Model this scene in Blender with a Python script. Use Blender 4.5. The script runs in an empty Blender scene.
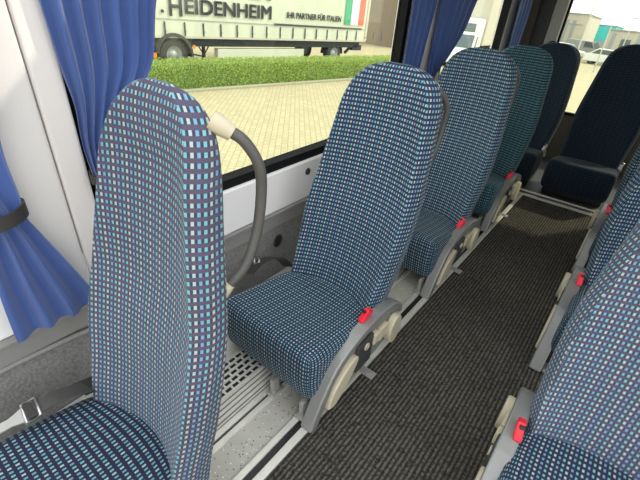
import bpy, bmesh, math, random
from mathutils import Vector, Matrix
random.seed(7)
PI = math.pi
C = bpy.context.scene.collection
S = 1.2          # model units -> metres (applied to every top-level object at the very end)

# ------------------------------------------------------------------ camera
cam_d = bpy.data.cameras.new('camera'); cam = bpy.data.objects.new('camera', cam_d); C.objects.link(cam)
cam_d.sensor_width = 36; cam_d.lens = 22.5; cam_d.clip_start = 0.02; cam_d.clip_end = 500
Rm = Matrix(((0.77868128, -0.37582727, 0.50240355), (0.62418857, 0.38287074, -0.68102762), (0.06359313, 0.84389802, 0.53272136)))
cam.matrix_world = Matrix.Translation((0, 0, 1.25*S)) @ Rm.to_4x4()
bpy.context.scene.camera = cam
# ------------------------------------------------------------------ world
W = bpy.data.worlds.new('sky'); bpy.context.scene.world = W; W.use_nodes = True
nt = W.node_tree; nt.nodes.clear()
def wn(t, **k):
    n = nt.nodes.new(t)
    for a, b in k.items(): setattr(n, a, b)
    return n
tc = wn('ShaderNodeTexCoord'); sep = wn('ShaderNodeSeparateXYZ'); nt.links.new(tc.outputs['Generated'], sep.inputs[0])
rp = wn('ShaderNodeValToRGB'); e = rp.color_ramp.elements
e[0].position = 0.0; e[0].color = (0.88, 0.92, 0.93, 1); e[1].position = 0.5; e[1].color = (0.76, 0.86, 1.0, 1)
x = rp.color_ramp.elements.new(0.12); x.color = (0.78, 0.90, 0.98, 1)
nt.links.new(sep.outputs[2], rp.inputs[0])
no = wn('ShaderNodeTexNoise'); no.inputs['Scale'].default_value = 2.6; no.inputs['Detail'].default_value = 6
mp = wn('ShaderNodeMapping'); mp.inputs['Scale'].default_value = (1, 1, 3.2)
nt.links.new(tc.outputs['Generated'], mp.inputs[0]); nt.links.new(mp.outputs[0], no.inputs['Vector'])
cr = wn('ShaderNodeValToRGB'); cr.color_ramp.elements[0].position = 0.36; cr.color_ramp.elements[1].position = 0.60
nt.links.new(no.outputs[0], cr.inputs[0])
mx = wn('ShaderNodeMixRGB'); mx.inputs[2].default_value = (1.0, 0.99, 0.97, 1)
nt.links.new(cr.outputs[0], mx.inputs[0]); nt.links.new(rp.outputs[0], mx.inputs[1])
bg = wn('ShaderNodeBackground'); bg.inputs[1].default_value = 1.5
nt.links.new(mx.outputs[0], bg.inputs[0])
wo = wn('ShaderNodeOutputWorld'); nt.links.new(bg.outputs[0], wo.inputs[0])
# ------------------------------------------------------------------ sun
sd = bpy.data.lights.new('sun', 'SUN'); sun = bpy.data.objects.new('sun', sd); C.objects.link(sun)
sd.energy = 1.7; sd.angle = math.radians(1.0); sd.color = (1.0, 0.93, 0.76)
SUN = Vector((0.40, 0.66, 0.64)).normalized()
sun.rotation_euler = SUN.to_track_quat('Z', 'Y').to_euler(); sun.location = (6, 8, 12)
# ------------------------------------------------------------------ exposure
vs = bpy.context.scene.view_settings
bpy.context.scene.display_settings.display_device = 'sRGB'
vs.view_transform = 'Standard'; vs.look = 'None'; vs.gamma = 1; vs.use_curve_mapping = False
vs.exposure = 0.72

# ------------------------------------------------------------------ materials
def mat(name, col=(.5, .5, .5), rough=.6, metal=0, noise=None, bump=None, spec=.5, sheen=0, rot=None):
    m = bpy.data.materials.new(name); m.use_nodes = True
    n = m.node_tree; b = n.nodes['Principled BSDF']
    b.inputs['Base Color'].default_value = (*col, 1); b.inputs['Roughness'].default_value = rough
    b.inputs['Metallic'].default_value = metal; b.inputs['Specular IOR Level'].default_value = spec
    if sheen: b.inputs['Sheen Weight'].default_value = sheen
    t = n.nodes.new('ShaderNodeTexCoord')
    if noise:
        sc, amt = noise
        no = n.nodes.new('ShaderNodeTexNoise'); no.inputs['Scale'].default_value = sc; no.inputs['Detail'].default_value = 5
        n.links.new(t.outputs['Object'], no.inputs['Vector'])
        mx = n.nodes.new('ShaderNodeMixRGB'); mx.inputs[1].default_value = (*[c*(1-amt) for c in col], 1)
        mx.inputs[2].default_value = (*[min(1, c*(1+amt)) for c in col], 1)
        n.links.new(no.outputs[0], mx.inputs[0]); n.links.new(mx.outputs[0], b.inputs['Base Color'])
    if bump:
        sc, d = bump
        nb = n.nodes.new('ShaderNodeTexNoise'); nb.inputs['Scale'].default_value = sc; nb.inputs['Detail'].default_value = 2
        n.links.new(t.outputs['Object'], nb.inputs['Vector'])
        bp = n.nodes.new('ShaderNodeBump'); bp.inputs['Strength'].default_value = d; bp.inputs['Distance'].default_value = .003
        n.links.new(nb.outputs[0], bp.inputs['Height']); n.links.new(bp.outputs[0], b.inputs['Normal'])
    return m
class NT:      # tiny node helper
    def __init__(s, m): s.n = m.node_tree; s.b = s.n.nodes['Principled BSDF']
    def node(s, t, **k):
        o = s.n.nodes.new(t)
        for a, b in k.items(): setattr(o, a, b)
        return o
    def link(s, a, b): s.n.links.new(a, b)
    def math(s, op, a, b=None, c=None):
        o = s.node('ShaderNodeMath', operation=op)
        for i, v in enumerate((a, b, c)):
            if v is None: continue
            if isinstance(v, (int, float)): o.inputs[i].default_value = v
            else: s.link(v, o.inputs[i])
        return o.outputs[0]
    def mix(s, f, a, b):
        o = s.node('ShaderNodeMixRGB')
        for i, v in enumerate((f, a, b)):
            if isinstance(v, (int, float)): o.inputs[i].default_value = v
            elif isinstance(v, tuple): o.inputs[i].default_value = (*v, 1)
            else: s.link(v, o.inputs[i])
        return o.outputs[0]

PU, PV = .0094, .0132      # pattern repeat of the upholstery
def fabric(name, base, dots, dark):
    m = mat(name, base, .9, spec=.15, sheen=.08)
    k = NT(m)
    uv = k.node('ShaderNodeUVMap'); uv.uv_map = 'UVMap'
    sp = k.node('ShaderNodeSeparateXYZ'); k.link(uv.outputs[0], sp.inputs[0])
    u = k.math('DIVIDE', sp.outputs[0], PU); v = k.math('DIVIDE', sp.outputs[1], PV)
    fv = k.math('FRACT', v); fu = k.math('FRACT', u); iu = k.math('FLOOR', u); iv = k.math('FLOOR', v)
    cu = k.math('ABSOLUTE', k.math('SUBTRACT', fu, .5)); cv = k.math('ABSOLUTE', k.math('SUBTRACT', fv, .5))
    row = k.math('LESS_THAN', cv, .25)
    dot = k.math('MULTIPLY', row, k.math('LESS_THAN', cu, .24))
    gap = k.math('MULTIPLY', row, k.math('GREATER_THAN', cu, .34))
    rnd = k.node('ShaderNodeTexWhiteNoise', noise_dimensions='2D')
    cb = k.node('ShaderNodeCombineXYZ'); k.link(iu, cb.inputs[0]); k.link(iv, cb.inputs[1]); k.link(cb.outputs[0], rnd.inputs['Vector'])
    m3 = k.math('FLOORED_MODULO', k.math('ADD', iu, k.math('MULTIPLY', rnd.outputs[0], .6)), 3.0)
    c1 = k.mix(k.math('GREATER_THAN', m3, 1.0), dots[0], dots[1])
    c2 = k.mix(k.math('GREATER_THAN', m3, 2.0), c1, dots[2])
    no = k.node('ShaderNodeTexNoise'); no.inputs['Scale'].default_value = 9; k.link(uv.outputs[0], no.inputs['Vector'])
    bs = k.mix(no.outputs[0], tuple(c*.8 for c in base), tuple(c*1.25 for c in base))
    r = k.mix(gap, bs, dark); r = k.mix(dot, r, c2)
    k.link(r, k.b.inputs['Base Color'])
    return m
DOTS = [(.40, .46, .45), (.15, .28, .42), (.17, .39, .42)]
M = {}
M['fabric'] = fabric('patterned_upholstery', (.026, .030, .064), DOTS, (.03, .045, .075))
M['fabric_lit'] = fabric('patterned_upholstery_lit', (.082, .071, .110), [(.36, .44, .41), (.15, .30, .45), (.15, .40, .42)], (.04, .05, .08))  # same upholstery, with the stronger daylight on near seats put into its colours
M['fabric_seat'] = fabric('patterned_cushion_upholstery', (.022, .022, .050), [(.33, .41, .43), (.14, .28, .36), (.16, .36, .39)], (.010, .022, .035))
M['fabric_teal_lit'] = fabric('patterned_upholstery_teal_lit', (.020, .042, .058), [(.22, .36, .38), (.10, .25, .34), (.11, .31, .35)], (.02, .05, .075))  # teal cast of the light on the fourth seat painted into the colours
M['fabric_shaded'] = fabric('patterned_upholstery_shaded', (.010, .013, .024), [(.03, .06, .08), (.014, .04, .065), (.02, .055, .075)], (.005, .01, .02))  # same pattern darkened: the shade at the rear is painted into its colours
M['frame'] = mat('grey_painted_metal', (.27, .27, .255), .40, .35, bump=(400, .15))
M['handle'] = mat('grey_soft_handle', (.080, .077, .072), .5, bump=(500, .1))
M['shell'] = mat('grey_plastic_shell', (.24, .235, .215), .55)
M['beige'] = mat('beige_plastic', (.54, .48, .34), .5, noise=(20, .06))
M['black'] = mat('black_plastic', (.012, .012, .013), .45)
M['dark'] = mat('dark_plastic', (.05, .05, .05), .5)
M['web'] = mat('belt_webbing', (.035, .032, .03), .6, bump=(700, .5))
M['web_grey'] = mat('worn_belt_webbing', (.06, .055, .052), .55, noise=(60, .3), bump=(700, .4))
M['chrome'] = mat('brushed_steel', (.62, .62, .60), .3, .85)
M['steel'] = mat('leg_steel', (.42, .41, .38), .45, .5, noise=(30, .2))
M['red'] = mat('red_buckle_plastic', (.80, .015, .04), .35)
M['white'] = mat('white_panel', (.92, .88, .86), .5, noise=(6, .03))
M['cream'] = mat('cream_pillar', (.76, .715, .68), .6, noise=(5, .03), bump=(200, .08))
M['gasket'] = mat('window_gasket', (.008, .008, .009), .8, spec=.15)
M['gtrim'] = mat('grey_wall_trim', (.25, .24, .225), .65, bump=(300, .25))
M['gtex'] = mat('grey_textured_lining', (.24, .23, .215), .8)
k = NT(M['gtex']); t_ = k.node('ShaderNodeTexCoord'); vo = k.node('ShaderNodeTexVoronoi'); vo.inputs['Scale'].default_value = 130
k.link(t_.outputs['Object'], vo.inputs['Vector']); bp_ = k.node('ShaderNodeBump'); bp_.inputs['Strength'].default_value = .6; bp_.inputs['Distance'].default_value = .003
k.link(vo.outputs['Distance'], bp_.inputs['Height']); k.link(bp_.outputs[0], k.b.inputs['Normal'])
k.link(k.mix(vo.outputs['Distance'], (.29, .28, .262), (.17, .163, .150)), k.b.inputs['Base Color'])
M['alu'] = mat('aluminium_rail', (.66, .64, .58), .45, .35, noise=(25, .15))
M['alu_duct'] = mat('aluminium_duct', (.60, .585, .53), .5, .2)
M['brown'] = mat('brown_grey_trim', (.085, .075, .06), .7)
M['curtain'] = mat('blue_curtain_cloth', (.053, .100, .29), .75, sheen=.4, spec=.25, noise=(14, .12))
M['ceiling'] = mat('ceiling_lining', (.09, .088, .082), .9)
M['rearwall'] = mat('light_grey_pillar', (.34, .34, .31), .6)
# speckled vinyl
M['vinyl'] = mat('speckled_vinyl', (.40, .39, .35), .45); k = NT(M['vinyl'])
t_ = k.node('ShaderNodeTexCoord'); vo = k.node('ShaderNodeTexVoronoi'); vo.inputs['Scale'].default_value = 170; k.link(t_.outputs['Object'], vo.inputs['Vector'])
sp_ = k.node('ShaderNodeSeparateXYZ'); k.link(vo.outputs['Color'], sp_.inputs[0])
near = k.math('LESS_THAN', vo.outputs['Distance'], .32)
dk = k.math('MULTIPLY', near, k.math('GREATER_THAN', sp_.outputs[0], .86)); wt = k.math('MULTIPLY', near, k.math('LESS_THAN', sp_.outputs[0], .1))
nn = k.node('ShaderNodeTexNoise'); nn.inputs['Scale'].default_value = 8; nn.inputs['Detail'].default_value = 5; k.link(t_.outputs['Object'], nn.inputs['Vector'])
cc = k.mix(nn.outputs[0], (.33, .315, .27), (.56, .54, .47)); cc = k.mix(dk, cc, (.06, .055, .05)); cc = k.mix(wt, cc, (.8, .8, .75)); k.link(cc, k.b.inputs['Base Color'])
# ribbed carpet
def carpet(name, a, b):
    m = mat(name, a, .95, spec=.1); k = NT(m)
    t_ = k.node('ShaderNodeTexCoord'); sp_ = k.node('ShaderNodeSeparateXYZ'); k.link(t_.outputs['Object'], sp_.inputs[0])
    nz = k.node('ShaderNodeTexNoise'); nz.inputs['Scale'].default_value = 130; nz.inputs['Detail'].default_value = 3; k.link(t_.outputs['Object'], nz.inputs['Vector'])
    nl = k.node('ShaderNodeTexNoise'); nl.inputs['Scale'].default_value = 4; nl.inputs['Detail'].default_value = 4; k.link(t_.outputs['Object'], nl.inputs['Vector'])
    xx = k.math('ADD', sp_.outputs[0], k.math('MULTIPLY', nz.outputs[0], .0035))
    wv = k.math('SINE', k.math('MULTIPLY', xx, 2*PI/.0125)); wv = k.math('MULTIPLY_ADD', wv, .44, .5)
    tex = k.math('MULTIPLY', wv, k.math('MULTIPLY_ADD', nz.outputs[0], 3.6, -1.0))
    tex = k.math('MULTIPLY', tex, k.math('MULTIPLY_ADD', nl.outputs[0], 1.2, .4))
    k.link(k.mix(tex, a, b), k.b.inputs['Base Color'])
    bp = k.node('ShaderNodeBump'); bp.inputs['Strength'].default_value = .9; bp.inputs['Distance'].default_value = .004
    k.link(tex, bp.inputs['Height']); k.link(bp.outputs[0], k.b.inputs['Normal'])
    return m
M['carpet'] = carpet('ribbed_dark_carpet', (.020, .018, .016), (.145, .132, .112))
# perforated grille is real geometry; outdoor materials
M['paving'] = mat('sand_coloured_block_paving', (.55, .48, .30), .9); k = NT(M['paving'])
t_ = k.node('ShaderNodeTexCoord'); mp_ = k.node('ShaderNodeMapping'); mp_.inputs['Rotation'].default_value = (0, 0, .85); k.link(t_.outputs['Object'], mp_.inputs[0])
br = k.node('ShaderNodeTexBrick'); k.link(mp_.outputs[0], br.inputs['Vector'])
br.inputs['Color1'].default_value = (.46, .40, .25, 1); br.inputs['Color2'].default_value = (.38, .325, .20, 1); br.inputs['Mortar'].default_value = (.25, .21, .12, 1)
br.inputs['Scale'].default_value = 1; br.inputs['Mortar Size'].default_value = .008; br.inputs['Brick Width'].default_value = .2; br.inputs['Row Height'].default_value = .1
nl = k.node('ShaderNodeTexNoise'); nl.inputs['Scale'].default_value = .5; nl.inputs['Detail'].default_value = 5; k.link(t_.outputs['Object'], nl.inputs['Vector'])
k.link(k.mix(.25, br.outputs[0], k.mix(nl.outputs[0], (.26, .23, .13), (.56, .50, .33))), k.b.inputs['Base Color'])
M['kerb'] = mat('kerb_stone', (.36, .34, .25), .9, noise=(6, .12))
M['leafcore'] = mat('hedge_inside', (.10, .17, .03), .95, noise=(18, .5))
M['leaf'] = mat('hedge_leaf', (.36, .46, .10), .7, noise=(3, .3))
M['tarp'] = mat('cream_tarpaulin', (.58, .60, .49), .55, noise=(1.5, .10))
M['truckdark'] = mat('truck_chassis', (.02, .024, .026), .6)
M['tyre'] = mat('tyre_rubber', (.035, .04, .042), .8)
M['rim'] = mat('wheel_rim', (.34, .36, .36), .5, .3)
M['greytext'] = mat('dark_grey_lettering', (.055, .06, .07), .5)
M['green'] = mat('flag_green', (.02, .33, .16), .5)
M['fred'] = mat('flag_red', (.72, .12, .07), .5)
M['fwhite'] = mat('flag_white', (.85, .85, .80), .5)
M['orange'] = mat('orange_reflector', (.9, .25, .02), .4)
M['bbrown'] = mat('brown_cladding', (.22, .17, .125), .85, noise=(.4, .12))
M['bpale'] = mat('pale_cladding', (.52, .49, .41), .85, noise=(.6, .08))
M['teal'] = mat('teal_cladding', (.07, .50, .52), .7)
M['bgrey'] = mat('grey_cladding', (.33, .36, .37), .8)
M['carwhite'] = mat('white_car_paint', (.75, .78, .74), .3)
M['carglass'] = mat('car_glass', (.10, .13, .14), .15)
M['post'] = mat('galvanised_post', (.5, .5, .47), .5, .3)
g = bpy.data.materials.new('window_glass'); g.use_nodes = True; n = g.node_tree; n.nodes.clear()
a = n.nodes.new('ShaderNodeBsdfTransparent'); a.inputs[0].default_value = (.95, .97, .90, 1)
b = n.nodes.new('ShaderNodeBsdfGlossy'); b.inputs['Roughness'].default_value = .02
mxs = n.nodes.new('ShaderNodeMixShader'); mxs.inputs[0].default_value = .035
o = n.nodes.new('ShaderNodeOutputMaterial'); n.links.new(a.outputs[0], mxs.inputs[1]); n.links.new(b.outputs[0], mxs.inputs[2]); n.links.new(mxs.outputs[0], o.inputs[0])
M['glass'] = g

# ------------------------------------------------------------------ mesh helpers
class MB:
    """collects geometry (with UVs) and links it as ONE mesh object"""
    def __init__(s): s.v = []; s.f = []; s.uv = {}; s.sm = []
    def add(s, vs, fs, uv=None, smooth=True):
        o = len(s.v); s.v += [tuple(p) for p in vs]
        for i, f in enumerate(fs):
            s.f.append([o+j for j in f]); s.sm.append(smooth)
            if uv: s.uv[len(s.f)-1] = uv[i]
        return s
    def grid(s, P, uv=None, closed=False, smooth=True, flip=False):   # P[i][j]
        n, m = len(P), len(P[0]); vs = [q for r in P for q in r]; fs = []; us = []
        for i in range(n-1):
            for j in range(m if closed else m-1):
                j2 = (j+1) % m; q = [i*m+j, i*m+j2, (i+1)*m+j2, (i+1)*m+j]
                if flip: q = q[::-1]
                fs.append(q)
                if uv:
                    jj = j+1
                    w = [uv[i][j], uv[i][jj], uv[i+1][jj], uv[i+1][j]]
                    us.append(w[::-1] if flip else w)
        return s.add(vs, fs, us if uv else None, smooth)
    def tube(s, pts, r, n=10, cap=True, closed=False, sx=1.0):
        pts = [Vector(p) for p in pts]; N = len(pts); rr = r if isinstance(r, (list, tuple)) else [r]*N
        up = None; rings = []
        for i, p in enumerate(pts):
            d = (pts[(i+1) % N]-pts[i-1]) if closed else (pts[min(i+1, N-1)]-pts[max(i-1, 0)])
            d.normalize()
            if up is None: up = Vector((1, 0, 0)) if abs(d.x) < .9 else Vector((0, 0, 1))
            a = (up - d*up.dot(d)).normalized(); b_ = d.cross(a); up = a
            rings.append([p + (a*math.cos(t)*sx + b_*math.sin(t))*rr[i] for t in [2*PI*q/n for q in range(n)]])
        if closed: rings.append(rings[0])
        s.grid(rings, closed=True)
        if cap and not closed:
            s.add(rings[0], [list(range(n))[::-1]], smooth=False); s.add(rings[-1], [list(range(n))], smooth=False)
        return s
    def box(s, c, d, bevel=0, seg=2, rot=None):
        bm = bmesh.new(); bmesh.ops.create_cube(bm, size=1)
        for v in bm.verts: v.co = Vector((v.co.x*d[0], v.co.y*d[1], v.co.z*d[2]))
        if bevel: bmesh.ops.bevel(bm, geom=bm.edges[:], offset=bevel, segments=seg, profile=.5, affect='EDGES')
        if rot is not None: bmesh.ops.transform(bm, matrix=rot, verts=bm.verts)
        vs = [v.co + Vector(c) for v in bm.verts]; bm.verts.index_update()
        fs = [[v.index for v in f.verts] for f in bm.faces]; bm.free()
        return s.add(vs, fs, smooth=False)
    def b2(s, lo, hi, bevel=0, seg=2):
        return s.box([(p+q)/2 for p, q in zip(lo, hi)], [abs(q-p) for p, q in zip(lo, hi)], bevel, seg)
    def prism(s, poly, x0, x1, bevel=0, axis='x', seg=2):   # poly in (y,z) extruded along x
        bm = bmesh.new()
        mk = {'x': lambda a, b_, t: (t, a, b_), 'y': lambda a, b_, t: (a, t, b_), 'z': lambda a, b_, t: (a, b_, t)}[axis]
        v0 = [bm.verts.new(mk(p[0], p[1], x0)) for p in poly]; f = bm.faces.new(v0)
        r = bmesh.ops.extrude_face_region(bm, geom=[f]); nv = [v for v in r['geom'] if isinstance(v, bmesh.types.BMVert)]
        d = Vector(mk(0, 0, x1-x0)); bmesh.ops.translate(bm, vec=d, verts=nv)
        bmesh.ops.recalc_face_normals(bm, faces=bm.faces)
        if bevel:
            eds = [e_ for e_ in bm.edges if len(e_.link_faces) == 2 and e_.calc_face_angle() > 1.2]
            bmesh.ops.bevel(bm, geom=eds, offset=bevel, segments=seg, profile=.5, affect='EDGES')
        bmesh.ops.triangulate(bm, faces=[q for q in bm.faces if len(q.verts) > 4])
        bm.verts.index_update()
        vs = [v.co.copy() for v in bm.verts]; fs = [[v.index for v in q.verts] for q in bm.faces]; bm.free()
        return s.add(vs, fs, smooth=False)
    def cyl(s, c, r, h, axis='x', n=28, bevel=0):
        poly = [(r*math.cos(2*PI*i/n), r*math.sin(2*PI*i/n)) for i in range(n)]
        i0, i1 = {'x': (1, 2), 'y': (0, 2), 'z': (0, 1)}[axis]; ax = {'x': 0, 'y': 1, 'z': 2}[axis]
        poly = [(p[0]+c[i0], p[1]+c[i1]) for p in poly]
        return s.prism(poly, c[ax]-h/2, c[ax]+h/2, bevel, axis)
    def build(s, name, m, parent=None, auto=None):
        me = bpy.data.meshes.new(name); me.from_pydata(s.v, [], s.f)
        if s.uv:
            ul = me.uv_layers.new(name='UVMap')
            for i, p in enumerate(me.polygons):
                if i in s.uv:
                    for j, li in enumerate(p.loop_indices): ul.data[li].uv = s.uv[i][j]
        me.polygons.foreach_set('use_smooth', s.sm); me.update(); me.materials.append(m)
        bm = bmesh.new(); bm.from_mesh(me); bmesh.ops.recalc_face_normals(bm, faces=bm.faces); bm.to_mesh(me); bm.free()
        o = bpy.data.objects.new(name, me); C.objects.link(o)
        if parent: o.parent = parent
        return o
def tag(o, label, cat, group=None, kind=None):
    o['label'] = label; o['category'] = cat
    if group: o['group'] = group
    if kind: o['kind'] = kind
    return o
def thing(name, label, cat, loc=(0, 0, 0), rz=0, group=None):
    o = bpy.data.objects.new(name, None); C.objects.link(o); o.empty_display_size = .1
    o.location = loc; o.rotation_euler = (0, 0, rz)
    return tag(o, label, cat, group)
def struct(o): o['kind'] = 'structure'; return o
def smooth01(t): t = max(0, min(1, t)); return t*t*(3-2*t)
def spline(pts, n=8):
    P = [Vector(p) for p in pts]; out = []
    for i in range(len(P)-1):
        a = P[max(i-1, 0)]; b_ = P[i]; c = P[i+1]; d = P[min(i+2, len(P)-1)]
        for j in range(n):
            t = j/n
            out.append(.5*((2*b_)+(c-a)*t+(2*a-5*b_+4*c-d)*t*t+(3*b_-a-3*c+d)*t**3))
    out.append(P[-1]); return out

# ================================================================== SETTING
FZ = .2; WX = -.93; RX = 1.02; RY = 3.6; CZ = 1.72; FY = -1.0
struct(MB().b2((WX, FY, .10), (RX, RY, .1965)).build('floor', M['vinyl']))
struct(MB().b2((-.385, FY, .197), (RX, 2.69, .203)).build('floor_aisle_carpet', M['carpet']))
# rear platform under the back bench
m = MB().b2((-.60, 2.70, .15), (RX, RY, .218)); struct(m.build('floor_rear_platform', M['dark']))
tr = MB(); tr.b2((-.60, 2.685, .2), (RX, 2.70, .215), .002); tr.b2((-.60, 2.722, .2165), (RX, 2.735, .226), .002); struct(tr.build('trim_1', M['alu']))
# left wall, three windows
w = MB()
w.b2((WX-.05, FY, .1), (WX, RY, .70))
w.b2((WX-.05, FY, 1.52), (WX, RY, CZ))
for y0, y1 in ((.13, .345), (1.76, 2.20), (3.14, RY)): w.b2((WX-.05, y0, .70), (WX, y1, 1.52))
struct(w.build('wall_left', M['white']))
for i, (y0, y1) in enumerate(((FY, .13), (.345, 1.76), (2.20, 3.14))):
    fr = MB(); t = .030
    fr.b2((WX-.03, y0, .698), (WX+.014, y1, .728)); fr.b2((WX-.03, y0, 1.50), (WX+.006, y1, 1.52))
    fr.b2((WX-.03, y0, .722), (WX+.006, y0+t, 1.50)); fr.b2((WX-.03, y1-t, .722), (WX+.014, y1, 1.50))
    f_ = struct(fr.build('window_%d' % (i+1), M['gasket']))
    MB().b2((WX-.022, y0+t, .728), (WX-.018, y1-t, 1.50)).build('pane', M['glass'], f_)
# pillar covers
pc = MB(); pc.b2((WX, .135, .56), (WX+.03, .283, 1.60), .008, 3); pc.b2((WX, .2855, .56), (WX+.03, .340, 1.60), .005, 3)
struct(pc.build('trim_2', M['cream']))
pc = MB(); pc.b2((WX, 1.80, .725), (WX+.02, 2.19, 1.60), .008, 3); struct(pc.build('trim_3', M['cream']))
# white sill band below the windows, grey lining below it
sb = MB(); sb.b2((WX, .345, .545), (WX+.028, RY, .698), .006, 3); sb.b2((WX, FY, .545), (WX+.022, .345, .68), .006, 3)
struct(sb.build('trim_4', M['white']))
dots = [(.865, .655), (1.11, .655)]
for y_, z_ in dots:
    struct(MB().cyl((WX+.029, y_, z_), .0135, .006, 'x', 24, .0015).build('trim_5', M['dark']))
gl = MB(); gl.b2((WX, FY, .48), (WX+.034, RY, .545), .006, 3); struct(gl.build('trim_6', M['gtrim']))
gl = MB(); gl.b2((WX, FY, .535), (WX+.040, RY, .5445), .002, 2); struct(gl.build('trim_7', M['gtrim']))
gl = MB(); gl.b2((WX, FY, .2), (WX+.022, RY, .4805)); struct(gl.build('trim_8', M['gtex']))
rim = MB(); pts = spline([(WX+.028, -.9, .475), (WX+.028, -.1, .475), (WX+.028, .12, .472), (WX+.028, .28, .45), (WX+.028, .33, .38), (WX+.028, .34, .28)], 8)
rim.tube(pts, .008, 8); struct(rim.build('trim_9', M['gtrim']))
# bored hole with a rim in the lining
hl = MB(); hl.tube([(WX+.024, .955+.022*math.cos(t), .41+.026*math.sin(t)) for t in [2*PI*q/20 for q in range(20)]], .003, 6, closed=True)
ho = struct(hl.build('trim_10', M['brown']))
hd = MB().cyl((WX+.0222, .955, .41), .024, .002, 'x', 20).build('hole', M['black'], ho)
# rear wall; unseen right wall and ceiling, openings shaped to steer the daylight
w = MB(); w.b2((RX, 1.0, .1), (RX+.05, RY, .72)); w.b2((RX, 1.0, 1.42), (RX+.05, RY, CZ))
for y0, y1 in ((1.0, 1.75), (2.25, RY)): w.b2((RX, y0, .72), (RX+.05, y1, 1.42))
struct(w.build('wall_right', M['white']))
for i, (y0, y1) in enumerate(((1.75, 2.25),)):
    f_ = MB()
    for a_, b_ in (((RX-.004, y0, .72), (RX+.03, y1, .74)), ((RX-.004, y0, 1.40), (RX+.03, y1, 1.42)), ((RX-.004, y0, .74), (RX+.03, y0+.02, 1.40)), ((RX-.004, y1-.02, .74), (RX+.03, y1, 1.40))): f_.b2(a_, b_)
    f_ = struct(f_.build('window_%d' % (i+5), M['gasket'])); MB().b2((RX+.01, y0+.02, .74), (RX+.014, y1-.02, 1.40)).build('pane', M['glass'], f_)
WL, WR, WB, WT = -.66, .72, .55, 1.62
w = MB(); w.b2((WX, RY, .1), (RX, RY+.05, WB)); w.b2((WX, RY, WT), (RX, RY+.05, CZ)); w.b2((WX, RY, WB), (WL, RY+.05, WT)); w.b2((WR, RY, WB), (RX, RY+.05, WT))
struct(w.build('wall_rear', M['brown']))
f_ = MB()
for a_, b_ in (((WL, RY, WB), (WR, RY+.03, WB+.02)), ((WL, RY, WT-.02), (WR, RY+.03, WT)), ((WL, RY, WB+.02), (WL+.012, RY+.03, WT-.02)), ((WR-.02, RY, WB+.02), (WR, RY+.03, WT-.02))): f_.b2(a_, b_)
f_ = struct(f_.build('window_4', M['gasket'])); MB().b2((WL+.012, RY+.012, WB+.02), (WR-.02, RY+.016, WT-.02)).build('pane', M['glass'], f_)
m = MB(); m.b2((-.745, RY-.035, .3), (WL, RY-.001, 1.66), .012, 3); struct(m.build('trim_11', M['rearwall']))
m = MB(); m.b2((-.840, RY-.022, .3), (-.747, RY-.001, 1.66), .006, 3); struct(m.build('trim_12', M['black']))
struct(MB().b2((WX-.05, .98, CZ), (RX+.05, RY+.05, CZ+.05)).build('ceiling', M['ceiling']))

# seat rails, groove strips and edge profiles on the floor (each continuous)
m = MB(); m.b2((-.408, FY, .1965), (-.386, 2.69, .207), .002); struct(m.build('trim_13', M['alu']))
m = MB(); m.b2((-.428, FY, .1965), (-.4085, 2.69, .1985)); struct(m.build('trim_14', M['black']))
m = MB(); m.b2((-.446, FY, .1965), (-.4285, 2.69, .205), .002); struct(m.build('trim_15', M['alu']))
m = MB(); m.b2((-.548, FY, .1965), (-.532, 2.69, .208), .002); struct(m.build('trim_16', M['alu']))
m = MB(); m.b2((-.556, FY, .1965), (-.5485, 2.69, .199)); struct(m.build('trim_17', M['brown']))
m = MB(); m.b2((-.574, FY, .1965), (-.5565, 2.69, .207), .002); struct(m.build('trim_18', M['alu']))
# heater duct beside the wall: stepped aluminium profile with a perforated top
duct = thing('heater_duct', 'long aluminium heater duct with slotted grille between the first two seats', 'heater duct', (-.77, .3, FZ))
def L(x, y, z): return (x+.77, y-.3, z-FZ)
m = MB()
for x0, x1, z1 in ((-.625, -.577, .208), (-.625, -.584, .221), (-.625, -.5915, .233), (-.625, -.599, .245)):
    m.b2(L(x0, FY, FZ), L(x1, 2.6, z1), .0012)
m.b2(L(-.905, FY, FZ), L(-.606, 2.6, .2560)); m.build('duct_body', M['alu_duct'], duct)
m = MB()
for x1, z1 in ((-.584, .208), (-.5915, .221), (-.599, .233), (-.606, .245)): m.b2(L(x1, FY, z1), L(x1+.0022, 2.6, z1+.0015))
m.build('duct_grooves', M['brown'], duct)
gr = MB(); gy0, gy1 = .28, 1.35
gx0, gx1 = -.703, -.608; sw = .017; rows = 5
zt, zb = .2620, .2585
# plate with real slots: bars between slots
pr = (gx1-gx0)/rows
for r in range(rows+1):
    xx = gx0 + r*pr; gr.b2(L(xx-.0035, gy0, zb), L(xx+.0035, gy1, zt))
for r in range(rows):
    yy = gy0 + (.013 if r % 2 else 0)
    while yy < gy1:
        gr.b2(L(gx0+r*pr+.0035, yy, zb), L(gx0+(r+1)*pr-.0035, min(yy+.006, gy1), zt)); yy += .026
gr.build('grille', M['alu_duct'], duct)
MB().b2(L(gx0, gy0, .2561), L(gx1, gy1, .2565)).build('slot_shadow_tray', M['black'], duct)

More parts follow.
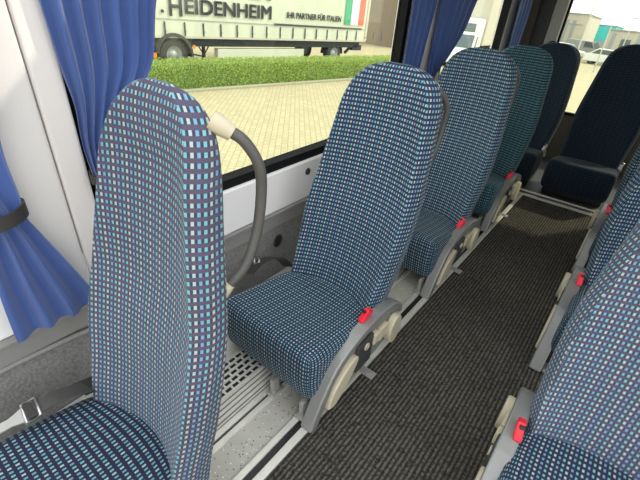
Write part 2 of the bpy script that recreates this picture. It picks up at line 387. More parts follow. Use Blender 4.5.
# ================================================================== SEATS
def outline(h, tp=.17): return (.91+.09*smooth01(h/.42))*(1-tp*smooth01((h-.40)/.55))
def backrest_mesh(w0, z0, z1, y_of, thick, name, m, parent, concave=.052, lean=0, tp=.17):
    N = 44; P = []; UV = []; UV2 = []; nf = 22; vprev = 0; pc_ = None
    for i in range(N+1):
        s_ = i/N
        z = z0 + (z1-z0)*(1-(1-s_)**1.55) if s_ > .0 else z0
        h = (z-z0)/(z1-z0)
        q = max(0, (h-.77)/.23)
        wd = w0*outline(h, tp) * max(.02, (1-q**3.4))**(1/2.5)
        th = thick*(1.2-.45*h)*(max(.03, 1-max(0, (h-.9)/.1)**2.2))**.5
        lo = max(0, 1-h/.06); wd *= (1-.10*lo*lo)
        yc = y_of(h)
        cv = concave*(1-.45*h)*(1-max(0, (h-.85)/.15))
        r = min(.006, th*.15, wd*.2); ch = min(.022, wd*.3); sd_ = th*.62; rb = min(.018, th*.35, wd*.3)
        pts = []
        nf = 22; wf = wd-ch
        for j in range(nf+1):
            a_ = -1+2*j/nf; x = a_*wf; pts.append((x, yc-th/2+cv*(1-abs(a_)**2.2) - cv*.5))
        ye = yc-th/2-cv*.5; yb = yc+th/2
        ys = min(ye+sd_*1.0, yb-rb)
        pts += [(wf+.004, ye+.002), (wf+ch*.35, ye+(ys-ye)*.25), (wf+ch*.65, ye+(ys-ye)*.5), (wf+ch*.88, ye+(ys-ye)*.78), (wd, ys)]
        for j in range(1, 5): t = PI/2*j/4; pts.append((wd-rb+rb*math.cos(t), yb-rb+rb*math.sin(t)) if j else 0)
        for j in range(1, 9): pts.append(((wd-rb)*(1-2*j/8), yb))
        for j in range(1, 4): t = PI/2*j/4; pts.append((-(wd-rb)-rb*math.sin(t), yb-rb+rb*math.cos(t)))
        pts += [(-wd, ys), (-(wf+ch*.88), ye+(ys-ye)*.78), (-(wf+ch*.65), ye+(ys-ye)*.5), (-(wf+ch*.35), ye+(ys-ye)*.25), (-(wf+.004), ye+.002)]
        row = [(x+lean*smooth01(h), y, z) for x, y in pts]
        # uv: u = arc length from the centre of the front, v = height along the front
        c = row[nf//2]
        if pc_ is not None: vprev += math.sqrt((c[1]-pc_[1])**2+(c[2]-pc_[2])**2)
        pc_ = c; us = [0]
        for j in range(1, len(pts)+1):
            a_ = pts[j-1]; b_ = pts[j % len(pts)]; us.append(us[-1]+math.hypot(a_[0]-b_[0], a_[1]-b_[1]))
        c0 = us[nf//2]
        P.append(row); UV.append([(u-c0+5*PU, vprev+10*PV) for u in us[:nf+1]])
        UV2.append([(u-us[nf]+26.3*PU, vprev+10*PV) for u in us[nf:]])
    mb = MB(); n = len(P[0]); mb.grid([rw[:nf+1] for rw in P], UV); mb.grid([rw[nf:]+rw[:1] for rw in P], UV2)
    mb.add(P[0], [list(range(n))[::-1]]); mb.add(P[-1], [list(range(n))])
    o = mb.build(name, m, parent)
    bm = bmesh.new(); bm.from_mesh(o.data); bmesh.ops.remove_doubles(bm, verts=bm.verts, dist=1e-6); bmesh.ops.recalc_face_normals(bm, faces=bm.faces); bm.to_mesh(o.data); bm.free()
    return o
def cushion_mesh(w0, y0, y1, zt, name, m, parent):
    """rounded block; top slopes up to the front, is dished, and bulges back in plan at the rear"""
    H = .185; r = .034; n = (16, 18, 9)
    hx, hy, hz = w0, (y1-y0)/2, H/2; cy = (y0+y1)/2; cz = zt-H/2
    def warp(p):
        x, y, z = p
        q = Vector((max(-hx+r, min(hx-r, x)), max(-hy+r, min(hy-r, y)), max(-hz+r, min(hz-r, z))))
        d = Vector(p)-q
        if d.length > 1e-9: q = q+d.normalized()*r
        x, y, z = q; t = (y+hy)/(2*hy)        # 0 front .. 1 rear
        up = max(0, z/hz)
        z += up*(-.042*t + .014*(1-t) - .010*(1-(x/hx)**2)*(1-abs(2*t-1)**3))
        if t > .5: y += .046*(1-(x/hx)**2)*((t-.5)*2)**2 - .012*((t-.5)*2)**2
        if z < 0: y += (-z/hz)*.020*(1-t)**4; z += (-z/hz)*.0
        x *= 1-.05*max(0, (t-.6)/.4)**2
        return (x, y+cy, z+cz)
    mb = MB()
    L1 = lambda k_, c_, h_: -h_+2*h_*k_/c_
    for ax_, sg in ((2, 1), (2, -1), (1, 1), (1, -1), (0, 1), (0, -1)):
        if ax_ == 2: G = [[(L1(i, n[0], hx), L1(j, n[1], hy), sg*hz) for j in range(n[1]+1)] for i in range(n[0]+1)]; uvf = lambda p: (p[0]+5*PU, p[1]+10*PV)
        elif ax_ == 1: G = [[(L1(i, n[0], hx), sg*hy, L1(j, n[2], hz)) for j in range(n[2]+1)] for i in range(n[0]+1)]; uvf = lambda p: (p[0]+5*PU, sg*(hy+hz-p[2])+10*PV)
        else: G = [[(sg*hx, L1(i, n[1], hy), L1(j, n[2], hz)) for j in range(n[2]+1)] for i in range(n[1]+1)]; uvf = lambda p: (sg*(hx+hz-p[2])+5*PU, p[1]+10*PV)
        mb.grid([[warp(p) for p in rw] for rw in G], [[uvf(p) for p in rw] for rw in G])
    o = mb.build(name, m, parent)
    bm = bmesh.new(); bm.from_mesh(o.data); bmesh.ops.remove_doubles(bm, verts=bm.verts, dist=1e-5); bmesh.ops.recalc_face_normals(bm, faces=bm.faces); bm.to_mesh(o.data); bm.free()
    return o

THK = .066
def make_seat(label, x, y0, recline=.20, side=1, fb='fabric', fc='fabric_seat', handle=True, frame=True, buckle=True, belt=False, group='patterned passenger seats', loop_dx=0, top=1.085, bench=False, bow=0, lean=.008, thk=THK, tp=.17):
    """origin on the floor under the point where cushion and backrest meet; faces -Y; side=+1: aisle hardware on +x"""
    r = thing('passenger_seat', label, 'seat', (x, y0, FZ), 0, group)
    Z = lambda z: z-FZ
    hw = .188
    yo = lambda h: .030 + recline*(.16*smooth01(h/.3)+.84*h**1.15) - .013*math.sin(PI*min(1, h/.55)) + bow*math.sin(PI*min(1, h))
    bk = backrest_mesh(hw, Z(.335), Z(top), yo, thk, 'backrest', M[fb], r, lean=lean, tp=tp)
    # rigid shell behind the padding
    N = 20; P = []
    for i in range(N+1):
        h = .08+.86*i/N; z = Z(.335)+(top-.335)*h; q = max(0, (h-.77)/.23)
        wd = (hw-.012)*outline(h, tp)*max(.02, 1-q**3.4)**(1/2.5)
        y_ = yo(h)+thk*(1.15-.35*h)/2
        P.append([(a_*wd, y_+d_, z) for a_, d_ in ((-1, -.012), (-1.0, -.002), (-.96, .004), (-.6, .010), (0, .013), (.6, .010), (.96, .004), (1.0, -.002), (1, -.012))])
    sh = MB(); sh.grid(P); sh.build('back_shell', M['shell'], r)
    cushion_mesh(.180 if frame else .186, -.315, .012, Z(.452), 'cushion', M[fc], r)
    MB().b2((-.15, -.27, Z(.2675)), (.15, .005, Z(.300)), .006).build('seat_pan', M['dark'], r)
    if not bench:
        for lx in (.150, .036):
            for ly in (-.295, -.02):
                lg = MB(); lg.b2((side*lx-.007, ly-.014, 0.008), (side*lx+.007, ly+.014, Z(.27)), .002); lg.b2((side*lx-.016, ly-.024, .006), (side*lx+.016, ly+.024, .016), .003); lg.cyl((side*lx+.002, ly-.008, .022), .0075, .014, 'z', 10)
                lg.build('leg', M['steel'], r)
    else:
        MB().b2((-.17, -.22, .018), (.17, .02, Z(.27)), .01).build('bench_base', M['black'], r)
    s_ = side
    if frame:
        fx0, fx1 = s_*.186, s_*.207
        pol = [(-.332, .010), (-.300, .004), (-.268, .070), (-.222, .148), (-.165, .186), (-.06, .204), (.045, .196), (.105, .168), (.128, .150), (.140, .165), (.115, .200), (.055, .228), (-.05, .236), (-.155, .216), (-.228, .182), (-.285, .105)]
        pp = [ (p.x, p.y) for p in spline([Vector((a_, b_, 0)) for a_, b_ in pol]+[Vector((*pol[0], 0))], 3)][:-1]
        MB().prism(pp, s_*.168, fx1, .005).build('side_frame', M['frame'], r)
        # recliner body tucked inside the arc
        pol2 = [(-.262, .035), (-.17, .040), (.02, .055), (.13, .085), (.15, .12), (.10, .16), (.04, .184), (-.06, .19), (-.155, .170), (-.205, .13)]
        pp = [(p.x, p.y) for p in spline([Vector((a_, b_, 0)) for a_, b_ in pol2]+[Vector((*pol2[0], 0))], 3)][:-1]
        MB().prism(pp, s_*.180, s_*.197, .003).build('recliner_cover', M['shell'], r)
        pol3 = [(-.262, .045), (-.225, .036), (-.165, .085), (-.128, .145), (-.150, .162), (-.198, .140), (-.245, .095)]
        pp = [(p.x, p.y) for p in spline([Vector((a_, b_, 0)) for a_, b_ in pol3]+[Vector((*pol3[0], 0))], 3)][:-1]
        MB().prism(pp, s_*.195, s_*.214, .004).build('armrest_pad', M['beige'], r)
        MB().b2((s_*.195, -.128, .075), (s_*.210, -.046, .186), .004).build('adjuster_housing', M['dark'], r)
        kn = MB(); kn.tube([(s_*.2115, -.086+.011*math.cos(t), .160+.011*math.sin(t)) for t in [2*PI*q/16 for q in range(16)]], .0022, 6, closed=True); kn.b2((s_*.209, -.094, .1585), (s_*.2125, -.078, .1615)); kn.build('adjuster_symbol', M['beige'], r)
        MB().b2((s_*.195, -.048, .135), (s_*.216, -.018, .178), .005, 3).build('release_button', M['beige'], r)
        MB().b2((s_*.195, -.010, .118), (s_*.213, .040, .172), .006, 3).build('hinge_cap', M['beige'], r)
        kb = MB(); n_ = 28
        kb.prism([(.080+.036*math.cos(2*PI*q/n_), .118+.058*math.sin(2*PI*q/n_)) for q in range(n_)], s_*.198, s_*.224, .005); kb.build('recline_knob', M['beige'], r)
        br_ = MB(); br_.b2((s_*.150, -.06, .004), (s_*.235, -.030, .0085), .001); br_.cyl((s_*.215, -.045, .010), .008, .006, 'z', 12); br_.build('foot_bracket', M['steel'], r) if side > 0 else None
    if handle:
        hx = s_*(.164+loop_dx)
        pts = handle_pts(yo, top, hx, s_, .052 if loop_dx == 0 else .066)
        MB().tube(spline(pts, 6), [.0088]*((len(pts)-1)*6+1), 12).build('grab_handle', M['handle'], r)
        for e_, n2 in ((pts[0], pts[1]), (pts[-1], pts[-2])):
            d = (Vector(n2)-Vector(e_)).normalized(); a_ = Vector(e_)-d*(.022 if loop_dx == 0 else .004); b_ = Vector(e_)+d*.012
            MB().tube([a_, a_+(b_-a_)*.5, b_], [.015, .0145, .0115], 12).build('handle_mount', M['beige'], r)
    if buckle:
        bx = s_*.178
        rt = Matrix.Rotation(-.5, 4, 'X') @ Matrix.Rotation(s_*.15, 4, 'Y')
        bb = MB(); bb.box((bx, -.062, Z(.447)), (.018, .034, .046), .004, 3, rt); bb.build('buckle', M['chrome' if bench else 'red'], r)
        MB().box((bx-s_*.002, -.070, Z(.467)), (.013, .016, .008), .002, 2, rt).build('buckle_slot', M['black'], r)
        st = MB(); st.tube([(bx, -.05, Z(.43)), (bx-s_*.002, -.005, Z(.40)), (bx, .02, Z(.37))], .004, 8); st.tube([(bx+s_*.009, -.045, Z(.43)), (bx+s_*.007, -.0, Z(.40)), (bx+s_*.006, .02, Z(.37))], .003, 8); st.build('buckle_stalk', M['chrome'], r)
    return r
def handle_pts(yo, top, hx, s_, bg):
    t = top-FZ
    def yb(z): h = (z-(.335-FZ))/(top-.335); return yo(h)+THK*.4
    i_ = s_*.034
    return [(hx-i_, yb(t-.06)+.002, t-.046), (hx-i_*.4, yb(t-.07)+.020, t-.062), (hx, yb(t-.09)+bg*.76, t-.100), (hx, yb(t-.14)+bg, t-.150), (hx, yb(t-.21)+bg, t-.215), (hx-s_*.002, yb(t-.26)+bg*.64, t-.270), (hx-i_*.4, yb(t-.30)+.004, t-.302)]

LX, RXs = -.580, .236
seat1 = make_seat('nearest patterned seat at left, dark belt on its cushion, whole grey grab handle showing', LX, .180, .136, fb='fabric_lit', top=1.118, frame=False, buckle=False, bow=-.004, thk=.052, tp=.27)
seat2 = make_seat('tall patterned blue seat in picture centre, with round beige recline knob, below trailer view', LX, .860, .200, loop_dx=-.016)
seat3 = make_seat('dark blue patterned seat directly behind the centre seat, third along left wall', LX-.010, 1.615, .185, top=1.085, loop_dx=-.016)
seat4 = make_seat('teal-lit patterned seat, fourth and last single seat along left wall', LX-.022, 2.34, .185, fb='fabric_teal_lit', fc='fabric_teal_lit', handle=False, top=1.058)
G2 = 'patterned passenger seats'
back1 = make_seat('deeply shaded rear bench seat in left corner beside the wall, narrow in view', LX, 3.03, .19, fb='fabric_shaded', fc='fabric_shaded', handle=False, frame=False, buckle=True, top=1.045, bench=True)
back2 = make_seat('deeply shaded wide rear bench seat at the aisle end under the rear window', -.142, 3.03, .19, fb='fabric_shaded', fc='fabric_shaded', handle=False, frame=False, buckle=True, top=1.085, bench=True)
r1 = make_seat('nearest blue seat at lower right corner, with red buckle and dotted cushion', RXs, .785, .15, fb='fabric_lit', side=-1, handle=False)
r2 = make_seat('second blue seat along right of aisle, mostly hidden behind nearest right seat', RXs, 1.53, .15, side=-1, handle=False)
r3 = make_seat('farthest blue seat right of aisle, facing the rear bench end, thin strip visible', RXs, 2.27, .15, side=-1, handle=False)

# lap belts lying at the window side
def ribbon(pts, wdir, w, th, name, m, parent=None):
    P = spline(pts, 8); wd = Vector(wdir).normalized()*w/2
    mb = MB(); rows = []
    for i, p in enumerate(P):
        d = (P[min(i+1, len(P)-1)]-P[max(i-1, 0)]).normalized(); n_ = d.cross(wd.normalized()).normalized()*th/2
        rows.append([p-wd-n_, p+wd-n_, p+wd+n_, p-wd+n_])
    mb.grid(rows, closed=True, smooth=False); mb.add(rows[0], [[3, 2, 1, 0]]); mb.add(rows[-1], [[0, 1, 2, 3]])
    return mb.build(name, m, parent)
sbelt = thing('seat_belt', 'dark lap belt with bright metal tongue lying on the nearest left cushion', 'seat belt', (-.753, .045, .462))
def B(x, y, z): return (x+.765, y-.05, z-.46)
ribbon([B(-.765, .070, .466), B(-.758, .10, .472), B(-.752, .135, .466), B(-.752, .165, .452)], (1, .15, .1), .046, .003, 'webbing', M['web_grey'], sbelt)
ribbon([B(-.757, .150, .452), B(-.765, .185, .435), B(-.790, .215, .40), B(-.82, .225, .34)], (1, .2, -.2), .044, .003, 'webbing_anchor_end', M['web'], sbelt)
m = MB(); m.tube([B(-.792, .052, .468), B(-.738, .044, .468), B(-.736, .070, .470), B(-.790, .078, .470)], .0035, 8, closed=True); m.build('adjuster_frame', M['chrome'], sbelt)
m = MB(); m.b2(B(-.785, .050, .4655), B(-.742, .066, .4725), .002); m.build('adjuster_bar', M['web'], sbelt)
tg = MB(); tg.prism([(a_[0]+.765, a_[1]-.05) for a_ in ((-.783, .048), (-.744, .042), (-.752, .022), (-.755, -.03), (-.778, -.028), (-.775, .024))], .0065, .0095, 0, 'z'); tg.build('tongue', M['chrome'], sbelt)
sb2 = thing('seat_belt', 'black lap belt end with steel bracket between wall and centre seat', 'seat belt', (-.775, .845, .435))
ribbon([(.0, .03, -.04), (-.03, .0, .0), (-.055, -.06, .0), (-.075, -.10, -.04)], (.9, .3, .2), .044, .003, 'webbing', M['web'], sb2)
MB().tube([(-.072, -.07, .012), (-.05, -.09, .010), (-.042, -.075, .012), (-.064, -.055, .014)], .0035, 8, closed=True).build('bracket', M['chrome'], sb2)

# ================================================================== CURTAINS
def curtain(label, secs, folds, amp, name='curtain', tie=None, x0=WX+.045, seed=1):
    """secs: list of (z, y_left, y_right, x_out) from top to bottom"""
    r = thing(name, label, 'curtain', (x0, (secs[-1][1]+secs[-1][2])/2, secs[-1][0]))
    o = Vector(r.location); rnd = random.Random(seed); ph = [rnd.uniform(0, 6.3) for _ in range(4)]
    prof = spline([Vector((a_, b_, c_)) for a_, b_, c_, d_ in secs], 8); xs = spline([Vector((d_, 0, 0)) for a_, b_, c_, d_ in secs], 8)
    rows = []; n = folds*12
    for i, p in enumerate(prof):
        z, ya, yb = p.x, p.y, p.z; wdt = yb-ya; row = []
        wid0 = max(abs(s_[2]-s_[1]) for s_ in secs); am = amp*(.55+.45*wdt/wid0)
        for j in range(n+1):
            u = j/n
            a_ = 2*PI*folds*u
            xx = x0 + xs[i].x + am*(math.sin(a_+ph[0]+.5*math.sin(2*u*PI+ph[1]))+.35*math.sin(2.1*a_+ph[2]+z*3))
            yy = ya + wdt*(u+.25/folds/2*math.sin(a_*1.0+ph[3]))
            row.append((xx-o.x, yy-o.y, z-o.z))
        rows.append(row)
    th = .0012; m = MB(); m.grid(rows); back = [[(q[0]-th, q[1], q[2]) for q in rw] for rw in rows]; m.grid(back, flip=True)
    m.grid([rows[-1], back[-1]]); m.grid([rows[0], back[0]]); m.grid([[rw[0] for rw in rows], [rw[0] for rw in back]]); m.grid([[rw[-1] for rw in rows], [rw[-1] for rw in back]])
    m.build('cloth', M['curtain'], r)
    if tie:
        z, ya, yb, xo, hh = tie
        pts = [(x0+xo-o.x+(.030*math.cos(t)), (ya+yb)/2-o.y+(yb-ya)/2*math.sin(t), z-o.z+.008*math.sin(t)) for t in [2*PI*q/24 for q in range(24)]]
        q = MB(); rr = [[(p[0], p[1], p[2]+d_) for p in pts] for d_ in (-hh/2, hh/2)]; rr2 = [[(p[0]*1, p[1], p[2]+d_) for p in pts] for d_ in (-hh/2, hh/2)]
        out = [[((p[0]-(x0+xo-o.x))*1.12+(x0+xo-o.x), (p[1]-((ya+yb)/2-o.y))*1.10+(ya+yb)/2-o.y, p[2]) for p in rw] for rw in rr]
        q.grid(out, closed=True, flip=True); q.grid(rr, closed=True); q.grid([out[1], rr[1]], closed=True); q.grid([out[0], rr[0]], closed=True)
        q.build('tieback', M['web'], r)
    return r
curtain('blue curtain at the far left edge, tied low with its hem flaring over the pillar', [(1.50, -.30, .28, .01), (1.20, -.24, .235, .01), (1.066, -.14, .216, .01), (.964, -.02, .200, .01), (.88, .08, .197, .015), (.838, .118, .193, .02), (.80, .118, .205, .025), (.70, .105, .240, .03), (.60, .10, .272, .03), (.567, .10, .275, .03)], 3, .014, tie=(.846, .112, .196, .018, .028), seed=3)
curtain('wide blue curtain gathered behind the nearest left seat, edge of trailer window', [(1.50, .325, .72, 0), (1.30, .327, .60, 0), (1.20, .329, .557, 0), (1.09, .335, .530, 0), (1.02, .342, .475, 0), (.94, .338, .42, .0), (.872, .340, .385, .01), (.82, .35, .40, .01), (.735, .35, .44, .01)], 6, .013, tie=(.872, .336, .390, .01, .022), seed=5)
curtain('narrow dark blue curtain on the right edge of the trailer window', [(1.50, 1.70, 1.97, .0), (1.25, 1.71, 1.93, 0), (1.10, 1.71, 1.90, 0), (.96, 1.71, 1.875, 0), (.86, 1.71, 1.86, 0), (.75, 1.71, 1.87, 0)], 4, .010, seed=8)
curtain('bright blue curtain swept back above the third left seat', [(1.50, 1.99, 2.62, .0), (1.25, 1.985, 2.42, 0), (1.11, 1.98, 2.33, 0), (1.0, 1.985, 2.20, 0), (.91, 1.99, 2.07, 0), (.83, 1.99, 2.05, 0), (.75, 1.98, 2.09, 0)], 5, .012, seed=11)
curtain('small blue curtain hanging in the rear left corner before the black pillar', [(1.50, 3.20, 3.54, .0), (1.25, 3.21, 3.54, 0), (1.0, 3.23, 3.50, 0), (.85, 3.25, 3.42, 0), (.75, 3.23, 3.46, 0)], 4, .010, seed=14)
# small black cord loop on the rear pillar
lp = MB(); lp.tube(spline([(-.70, RY-.04, .985), (-.695, RY-.075, 1.02), (-.655, RY-.085, 1.03), (-.63, RY-.06, 1.00), (-.63, RY-.04, .955)], 6), .006, 8)
lo = lp.build('coat_hook', M['black']); tag(lo, 'small black hook loop above the corner bench seat, on grey pillar', 'hook')

# ================================================================== OUTSIDE
GS = -.045
def gz(x, y): return -.77+GS*y
tilt = math.atan(GS)
def place(o, x, y, rz=0):
    o.location = (x, y, gz(x, y)); o.rotation_mode = 'XYZ'
    o.rotation_euler = (Matrix.Rotation(tilt, 3, 'X') @ Matrix.Rotation(rz, 3, 'Z')).to_euler(); return o
gnd = struct(MB().b2((-80, -40, -.1), (60, 90, 0)).build('floor_outside_paving', M['paving'])); place(gnd, 0, 0)
KR = -math.radians(5.0)
# kerb and hedge run along a line
kb = MB().b2((-.14, -8, 0), (.0, 12, .055), .01).build('kerb', M['kerb']); place(kb, -8.42, 6.0, KR); tag(kb, 'long pale kerb stone edging in front of the hedge', 'kerb')
hg = thing('hedge', 'long clipped green hedge between the paving and the trailer', 'hedge'); place(hg, -8.60, 6.0, KR)
HW, HH, H0, H1 = .72, .60, -8, 9.6
hb = MB(); rows = []
rnd = random.Random(4)
ny = 180
for i in range(ny+1):
    y = H0+(H1-H0)*i/ny; rw = []
    for (px, pz) in [(0, 0), (.02, .15), (.02, .3), (.0, .45), (-.05, HH-.04), (-.2, HH), (-.36, HH+.01), (-.52, HH), (-.67, HH-.04), (-.7, .45), (-.7, .2), (-.7, 0)]:
        k_ = .03 if pz > .02 else 0
        rw.append((px+rnd.uniform(-k_, k_), y, pz+rnd.uniform(-k_, k_)*.8))
    rows.append(rw)
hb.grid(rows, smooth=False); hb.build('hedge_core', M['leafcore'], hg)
lf = MB(); vs = []; fs = []
for i in range(26000):
    y = rnd.uniform(-3.6, H1); t = rnd.random()
    if t < .6: p = Vector((rnd.uniform(-.01, .06), y, rnd.uniform(.05, HH+.01)))
    else: p = Vector((rnd.uniform(-.68, .05), y, HH+rnd.uniform(-.02, .055)))
    a_ = Vector((rnd.uniform(-1, 1), rnd.uniform(-1, 1), rnd.uniform(-1, 1))).normalized(); b_ = a_.orthogonal().normalized(); s_ = rnd.uniform(.012, .026)
    o_ = len(vs); vs += [p-a_*s_, p+b_*s_*.55, p+a_*s_, p-b_*s_*.55]; fs.append([o_, o_+1, o_+2, o_+3])
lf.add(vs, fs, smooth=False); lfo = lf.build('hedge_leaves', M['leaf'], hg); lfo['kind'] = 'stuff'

# trailer
TR = -math.radians(4.0)
def text_mesh(txt, size, name, m, parent, loc, bold=.0, spacing=1.0, w=None):
    cu = bpy.data.curves.new(name, 'FONT'); cu.body = txt; cu.size = size; cu.extrude = .004; cu.space_character = spacing
    ob = bpy.data.objects.new(name, cu); C.objects.link(ob); bpy.context.view_layer.update()
    me = bpy.data.meshes.new_from_object(ob.evaluated_get(bpy.context.evaluated_depsgraph_get()))
    C.objects.unlink(ob); bpy.data.objects.remove(ob)
    if bold:
        bm = bmesh.new(); bm.from_mesh(me); g0 = bm.verts[:]+bm.edges[:]+bm.faces[:]
        for dx, dy in ((bold, 0), (0, bold), (bold, bold)):
            r = bmesh.ops.duplicate(bm, geom=g0); bmesh.ops.translate(bm, vec=(dx, dy, .0004), verts=[q for q in r['geom'] if isinstance(q, bmesh.types.BMVert)])
        bm.to_mesh(me); bm.free()
    xs_ = [v.co.x for v in me.vertices]; s_ = (w/(max(xs_)-min(xs_))) if w else 1; x_0 = min(xs_)
    for v in me.vertices: v.co = Vector((v.co.z, (v.co.x-x_0)*s_, v.co.y))   # reads along +y, faces +x
    me.materials.clear(); me.materials.append(m)
    o = bpy.data.objects.new(name, me); C.objects.link(o); o.parent = parent; o.location = loc; return o
trl = thing('semi_trailer', 'cream curtain-sided semi-trailer with grey lettering and green-white-red stripes', 'trailer'); place(trl, -10.75, 10.5, TR)
Y0, Y1, CB, CT = -4.6, 5.68, .93, 3.2
m = MB(); rows = []
nz_, nyy = 8, 120
for i in range(nyy+1):
    y = Y0+.1+(Y1-Y0-.2)*i/nyy; rw = []
    for j in range(nz_+1):
        z = CB+.02+(CT-CB-.1)*j/nz_; rw.append((.012*math.sin(i*2*PI/6)*max(0, 1-j/1.6), y, z))
    rows.append(rw)
m.grid(rows); m.b2((-2.1, Y0, CB), (-.02, Y1, CT), .02); m.build('curtain_side', M['tarp'], trl)
m = MB(); m.b2((-.06, Y0, CB-.045), (.012, Y1, CB+.02)); m.b2((-.03, Y0, CT-.1), (.03, Y1, CT+.02)); m.b2((-.05, Y1-.10, CB), (.03, Y1+.02, CT)); m.build('body_rail', M['bpale'], trl)
for i in range(19):
    y = Y0+.45+i*.61
    m = MB(); m.b2((.014, y-.022, CB+.02), (.026, y+.022, CB+.36)); m.b2((.026, y-.03, CB+.1), (.034, y+.03, CB+.15)); m.build('buckle_strap', M['greytext'], trl)
m = MB(); m.b2((.010, Y0, CB+.42), (.020, Y1-.1, CB+.435)); m.build('seam_band', M['bgrey'], trl)
m = MB(); m.b2((-1.5, Y0+.3, .62), (-.55, Y1-.1, CB-.045)); m.b2((-.30, Y0+1, .70), (-.22, Y1-.1, CB-.045)); m.build('chassis', M['truckdark'], trl)
def wheel(parent, x, y, r=.42, w=.26):
    t = MB(); pr_ = [(0, r*.55), (0, r*.93), (-.03, r), (-w+.03, r), (-w, r*.93), (-w, r*.55)]; n_ = 36
    t.grid([[(x+px, y+pr*math.cos(2*PI*q/n_), r+pr*math.sin(2*PI*q/n_)) for q in range(n_)] for px, pr in pr_], closed=True)
    o_ = t.build('wheel', M['tyre'], parent)
    q_ = MB(); q_.grid([[(x+px, y+pr*math.cos(2*PI*q/n_), r+pr*math.sin(2*PI*q/n_)) for q in range(n_)] for px, pr in ((-.005, r*.58), (.0, r*.54), (-.07, r*.46), (-.09, r*.30), (-.04, r*.26), (-.03, .01))], closed=True)
    q_.build('rim', M['rim'], o_); return o_
wheel(trl, -.12, 3.85); wheel(trl, -1.75, 3.85)
m = MB(); n_ = 16
m.grid([[(xx, 3.85+.50*math.cos(PI*q/n_), .42+.50*math.sin(PI*q/n_)) for q in range(n_+1)] for xx in (-.10, -.42)]); m.build('mudguard', M['truckdark'], trl)
m = MB(); m.b2((-.32, -1.75, .18), (-.12, 2.1, .60), .02); m.build('pallet_box', M['tarp'], trl)
m = MB(); m.b2((-.28, Y0+.5, .66), (-.10, Y1-.4, CB-.045)); m.build('side_rail', M['truckdark'], trl)
m = MB(); m.b2((-.40, -2.15, .05), (-.32, -2.07, .9)); m.b2((-.42, -2.2, 0), (-.28, -2.02, .03)); m.tube([(-.36, -2.1, .35), (-.36, -3.0, .5)], .02, 8); m.tube([(-.36, -2.1, .4), (-.36, -2.4, .8)], .02, 8); m.tube([(-.36, -2.1, .4), (-.36, -1.8, .8)], .02, 8); m.build('landing_leg', M['truckdark'], trl)
m = MB(); m.tube([(-.25, 4.7, .45), (-.25, 5.3, .85)], .06, 8); m.b2((-.35, 5.0, .55), (-.1, 5.6, .75)); m.build('underrun_guard', M['truckdark'], trl)
HB = 1.50
text_mesh('H', .66, 'lettering', M['greytext'], trl, (.03, -3.38, HB-.07), .030, w=.40)
text_mesh('EIDENHEIM', .52, 'lettering', M['greytext'], trl, (.03, -2.90, HB), .030, w=3.20)
text_mesh('.', .56, 'lettering', M['greytext'], trl, (.03, -3.62, HB), .012, w=.09)
text_mesh('EN', .52, 'lettering', M['greytext'], trl, (.03, -.60, HB+.54), .030, w=.85)
text_mesh('IHR PARTNER FÜR ITALIEN', .26, 'lettering', M['greytext'], trl, (.03, 1.0, HB+.08), .010, w=2.90)
m = MB(); m.b2((.024, .42, HB-.16), (.032, 5.3, HB-.10)); m.build('lettering_underline', M['greytext'], trl)
m = MB(); m.b2((.024, 4.12, HB+.00), (.032, 4.52, CT-.5)); m.build('flag_stripe', M['green'], trl)
m = MB(); m.b2((.024, 4.52, HB+.00), (.032, 4.98, CT-.5)); m.build('flag_stripe', M['fwhite'], trl)
m = MB(); m.b2((.024, 4.98, HB+.00), (.032, 5.38, CT-.5)); m.build('flag_stripe', M['fred'], trl)
# tractor unit, mostly behind the curtain
tk = thing('truck_tractor', 'dark tractor unit under the trailer front, only its rear wheel seen', 'truck'); place(tk, -10.95, 6.85, TR)
wheel(tk, -.05, .35, .44); wheel(tk, -1.8, .35, .44)
m = MB(); n_ = 18; m.grid([[(xx, .35+rr*math.cos(PI*q/n_-.1), .44+rr*math.sin(PI*q/n_-.1)) for q in range(n_+1)] for xx, rr in ((.02, .50), (.02, .58), (-.45, .58))]); m.build('mudguard', M['tyre'], tk)
m = MB(); m.b2((-1.3, -3.5, .45), (-.6, 1.0, .75)); m.b2((-.5, -1.6, .3), (-.1, -.5, .75), .03); m.build('chassis', M['truckdark'], tk)
m = MB(); m.b2((-2.0, -4.3, .5), (-.05, -2.4, 2.7), .12, 3); m.build('cab', M['tarp'], tk)
m = MB(); m.b2((-.04, -3.8, 1.5), (-.03, -2.9, 2.2)); m.build('cab_window', M['carglass'], tk)
m = MB(); m.b2((.0, -.32, .40), (.02, -.22, .52)); m.b2((.0, .92, .62), (.02, 1.0, .72)); m.build('side_light', M['orange'], tk)
wheel(tk, -.05, -3.3, .44)

# buildings
def building(label, x0, x1, y0, y1, h, m, panels=None, name='building', rz=0):
    r = thing(name, label, 'building'); place(r, (x0+x1)/2, y0, rz); w = x1-x0
    MB().b2((-w/2, 0, -.3), (w/2, y1-y0, h), .03).build('wall', M[m], r)
    MB().b2((-w/2-.1, -.1, h-.01), (w/2+.1, y1-y0+.1, h+.10), .02).build('roof', M['bgrey'], r)
    for (a_, b_, c_, d_, mm) in panels or []:
        MB().b2((a_, -.06, c_), (b_, .01, d_), .01).build('facade_panel' if mm != 'carglass' else 'window', M[mm], r)
    return r
b1 = building('tall brown clad hall beyond the trailer, seen at right of its window', -36, -14.6, 27.5, 50, 12, 'bbrown', [(10.2, 10.6, 0, 11.5, 'bpale'), (6.0, 6.3, 0, 11.5, 'bgrey')])
building('pale warehouse with tall stripes seen left in the rear window', -14.5, -8.0, 56, 66, 3.9, 'bpale', [(1.2, 1.5, .3, 3.3, 'bgrey'), (1.9, 2.2, .3, 3.3, 'bgrey'), (-2.4, .2, .9, 1.2, 'bgrey'), (-2.8, 2.9, 2.9, 2.98, 'bgrey')])
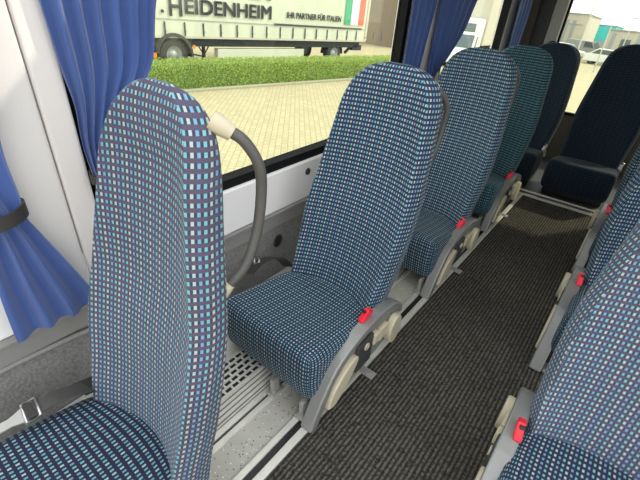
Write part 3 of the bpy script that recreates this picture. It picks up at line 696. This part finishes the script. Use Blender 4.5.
building('teal clad hall in the middle of the rear window view', -9.3, -6.3, 68, 78, 3.3, 'teal', [(-1.5, 1.5, -.2, 1.5, 'bgrey')])
building('long pale low building right of the teal hall', -4.7, 12, 46, 58, 2.6, 'bpale', [(-8.0, -7.7, 0, 2.4, 'bgrey'), (-7.2, -6.5, 1.3, 2.0, 'carglass'), (-6.1, -5.8, 0, 2.4, 'bgrey'), (-5.4, -4.6, 1.3, 2.0, 'carglass'), (-4, -3.6, 0, 2.4, 'bgrey'), (-3, -2, .2, 1.6, 'teal')])
# box truck behind window two
bt = thing('box_truck', 'pale box truck parked beyond the second left window', 'truck'); place(bt, -11.4, 33, .1)
MB().b2((-1.2, -3.2, .75), (1.2, 3.2, 3.6), .04).build('cargo_box', M['bpale'], bt); MB().b2((-1.1, -4.8, .4), (1.1, -3.3, 2.3), .12, 3).build('cab', M['carwhite'], bt)
MB().b2((-.9, -4.84, 1.3), (.9, -4.79, 2.0), .01).build('windscreen', M['carglass'], bt); MB().b2((-.5, -3.3, .4), (.5, 3.1, .75)).build('chassis', M['truckdark'], bt)
for yy in (-4.0, 1.9): wheel(bt, 1.12, yy, .42); wheel(bt, -.86, yy, .42)
def car(label, x, y, rz, van=False, m='carwhite', group=None):
    r = thing('car', label, 'car', group=group); place(r, x, y, rz); L_ = 1.75
    pol = [(-L_, .22), (-L_, .55), (-1.55, .66), (-.85, .74), (-.35, 1.16), (.85, 1.20), (1.4, .80), (L_, .74), (L_, .22)]
    if van: pol = [(-L_, .22), (-L_, .62), (-1.5, .82), (-1.2, .92), (-.8, 1.5), (1.65, 1.58), (L_, 1.3), (L_, .22)]
    MB().prism(pol, -.72, .72, .04).build('body', M[m], r)
    gp = [(-.78, .78), (-.32, 1.11), (.8, 1.14), (1.25, .80)] if not van else [(-1.1, .95), (-.74, 1.43), (-.1, 1.45), (-.1, .95)]
    MB().prism(gp, -.725, .725, 0).build('side_windows', M['carglass'], r)
    if van: q = [(-1.215, .93), (-.815, 1.49), (-.805, 1.48), (-1.20, .92)]
    else: q = [(-.865, .755), (-.365, 1.15), (-.35, 1.14), (-.85, .745)]
    MB().prism([(a_-.012, b_+.012) for a_, b_ in q], -.62, .62, 0).build('windscreen', M['carglass'], r)
    for yy in (-1.12, 1.12):
        for xx in (.70, -.46): wheel(r, xx, yy, .26, .20)
    return r
car('white van parked in front of the pale box truck', -8.6, 22.8, .25, True)
for i, (x, y, rz, lb) in enumerate(((-7.9, 48, 1.2, 'white parked car at the left end of the rear window view'), (-6.9, 52.5, 1.35, 'grey parked car just left of the teal hall in the rear window'), (-3.6, 42.5, 1.5, 'white car parked before the pale low building, left one'), (.6, 42.5, 1.45, 'pale car parked before the pale low building, right one'))):
    car(lb, x, y, rz, i == 1, 'carwhite' if i % 2 == 0 else 'bgrey')
for x, y, h, lb in ((-4.4, 31, 6.0, 'tall thin lamp post left of the teal hall'), (-3.35, 33, 3.1, 'lamp post with short arm right of the teal hall'), (-2.7, 38, 3.1, 'farther lamp post near the right edge of the rear window')):
    r = thing('street_lamp', lb, 'street lamp'); place(r, x, y)
    MB().tube([(0, 0, 0), (0, 0, h)], [.045, .03], 8).build('pole', M['post'], r)
    MB().tube([(0, 0, h), (.5, 0, h+.06), (1.0, 0, h+.05)], .025, 6).build('arm', M['post'], r)
    MB().box((1.1, 0, h+.04), (.35, .14, .06), .02).build('lamp_head', M['bgrey'], r)

# ------------------------------------------------------------------ to metres
for o in list(C.objects):
    if o.parent is None and o.type in {'MESH', 'EMPTY'}:
        o.location = Vector(o.location)*S; o.scale = (S, S, S)
bpy.context.view_layer.update()
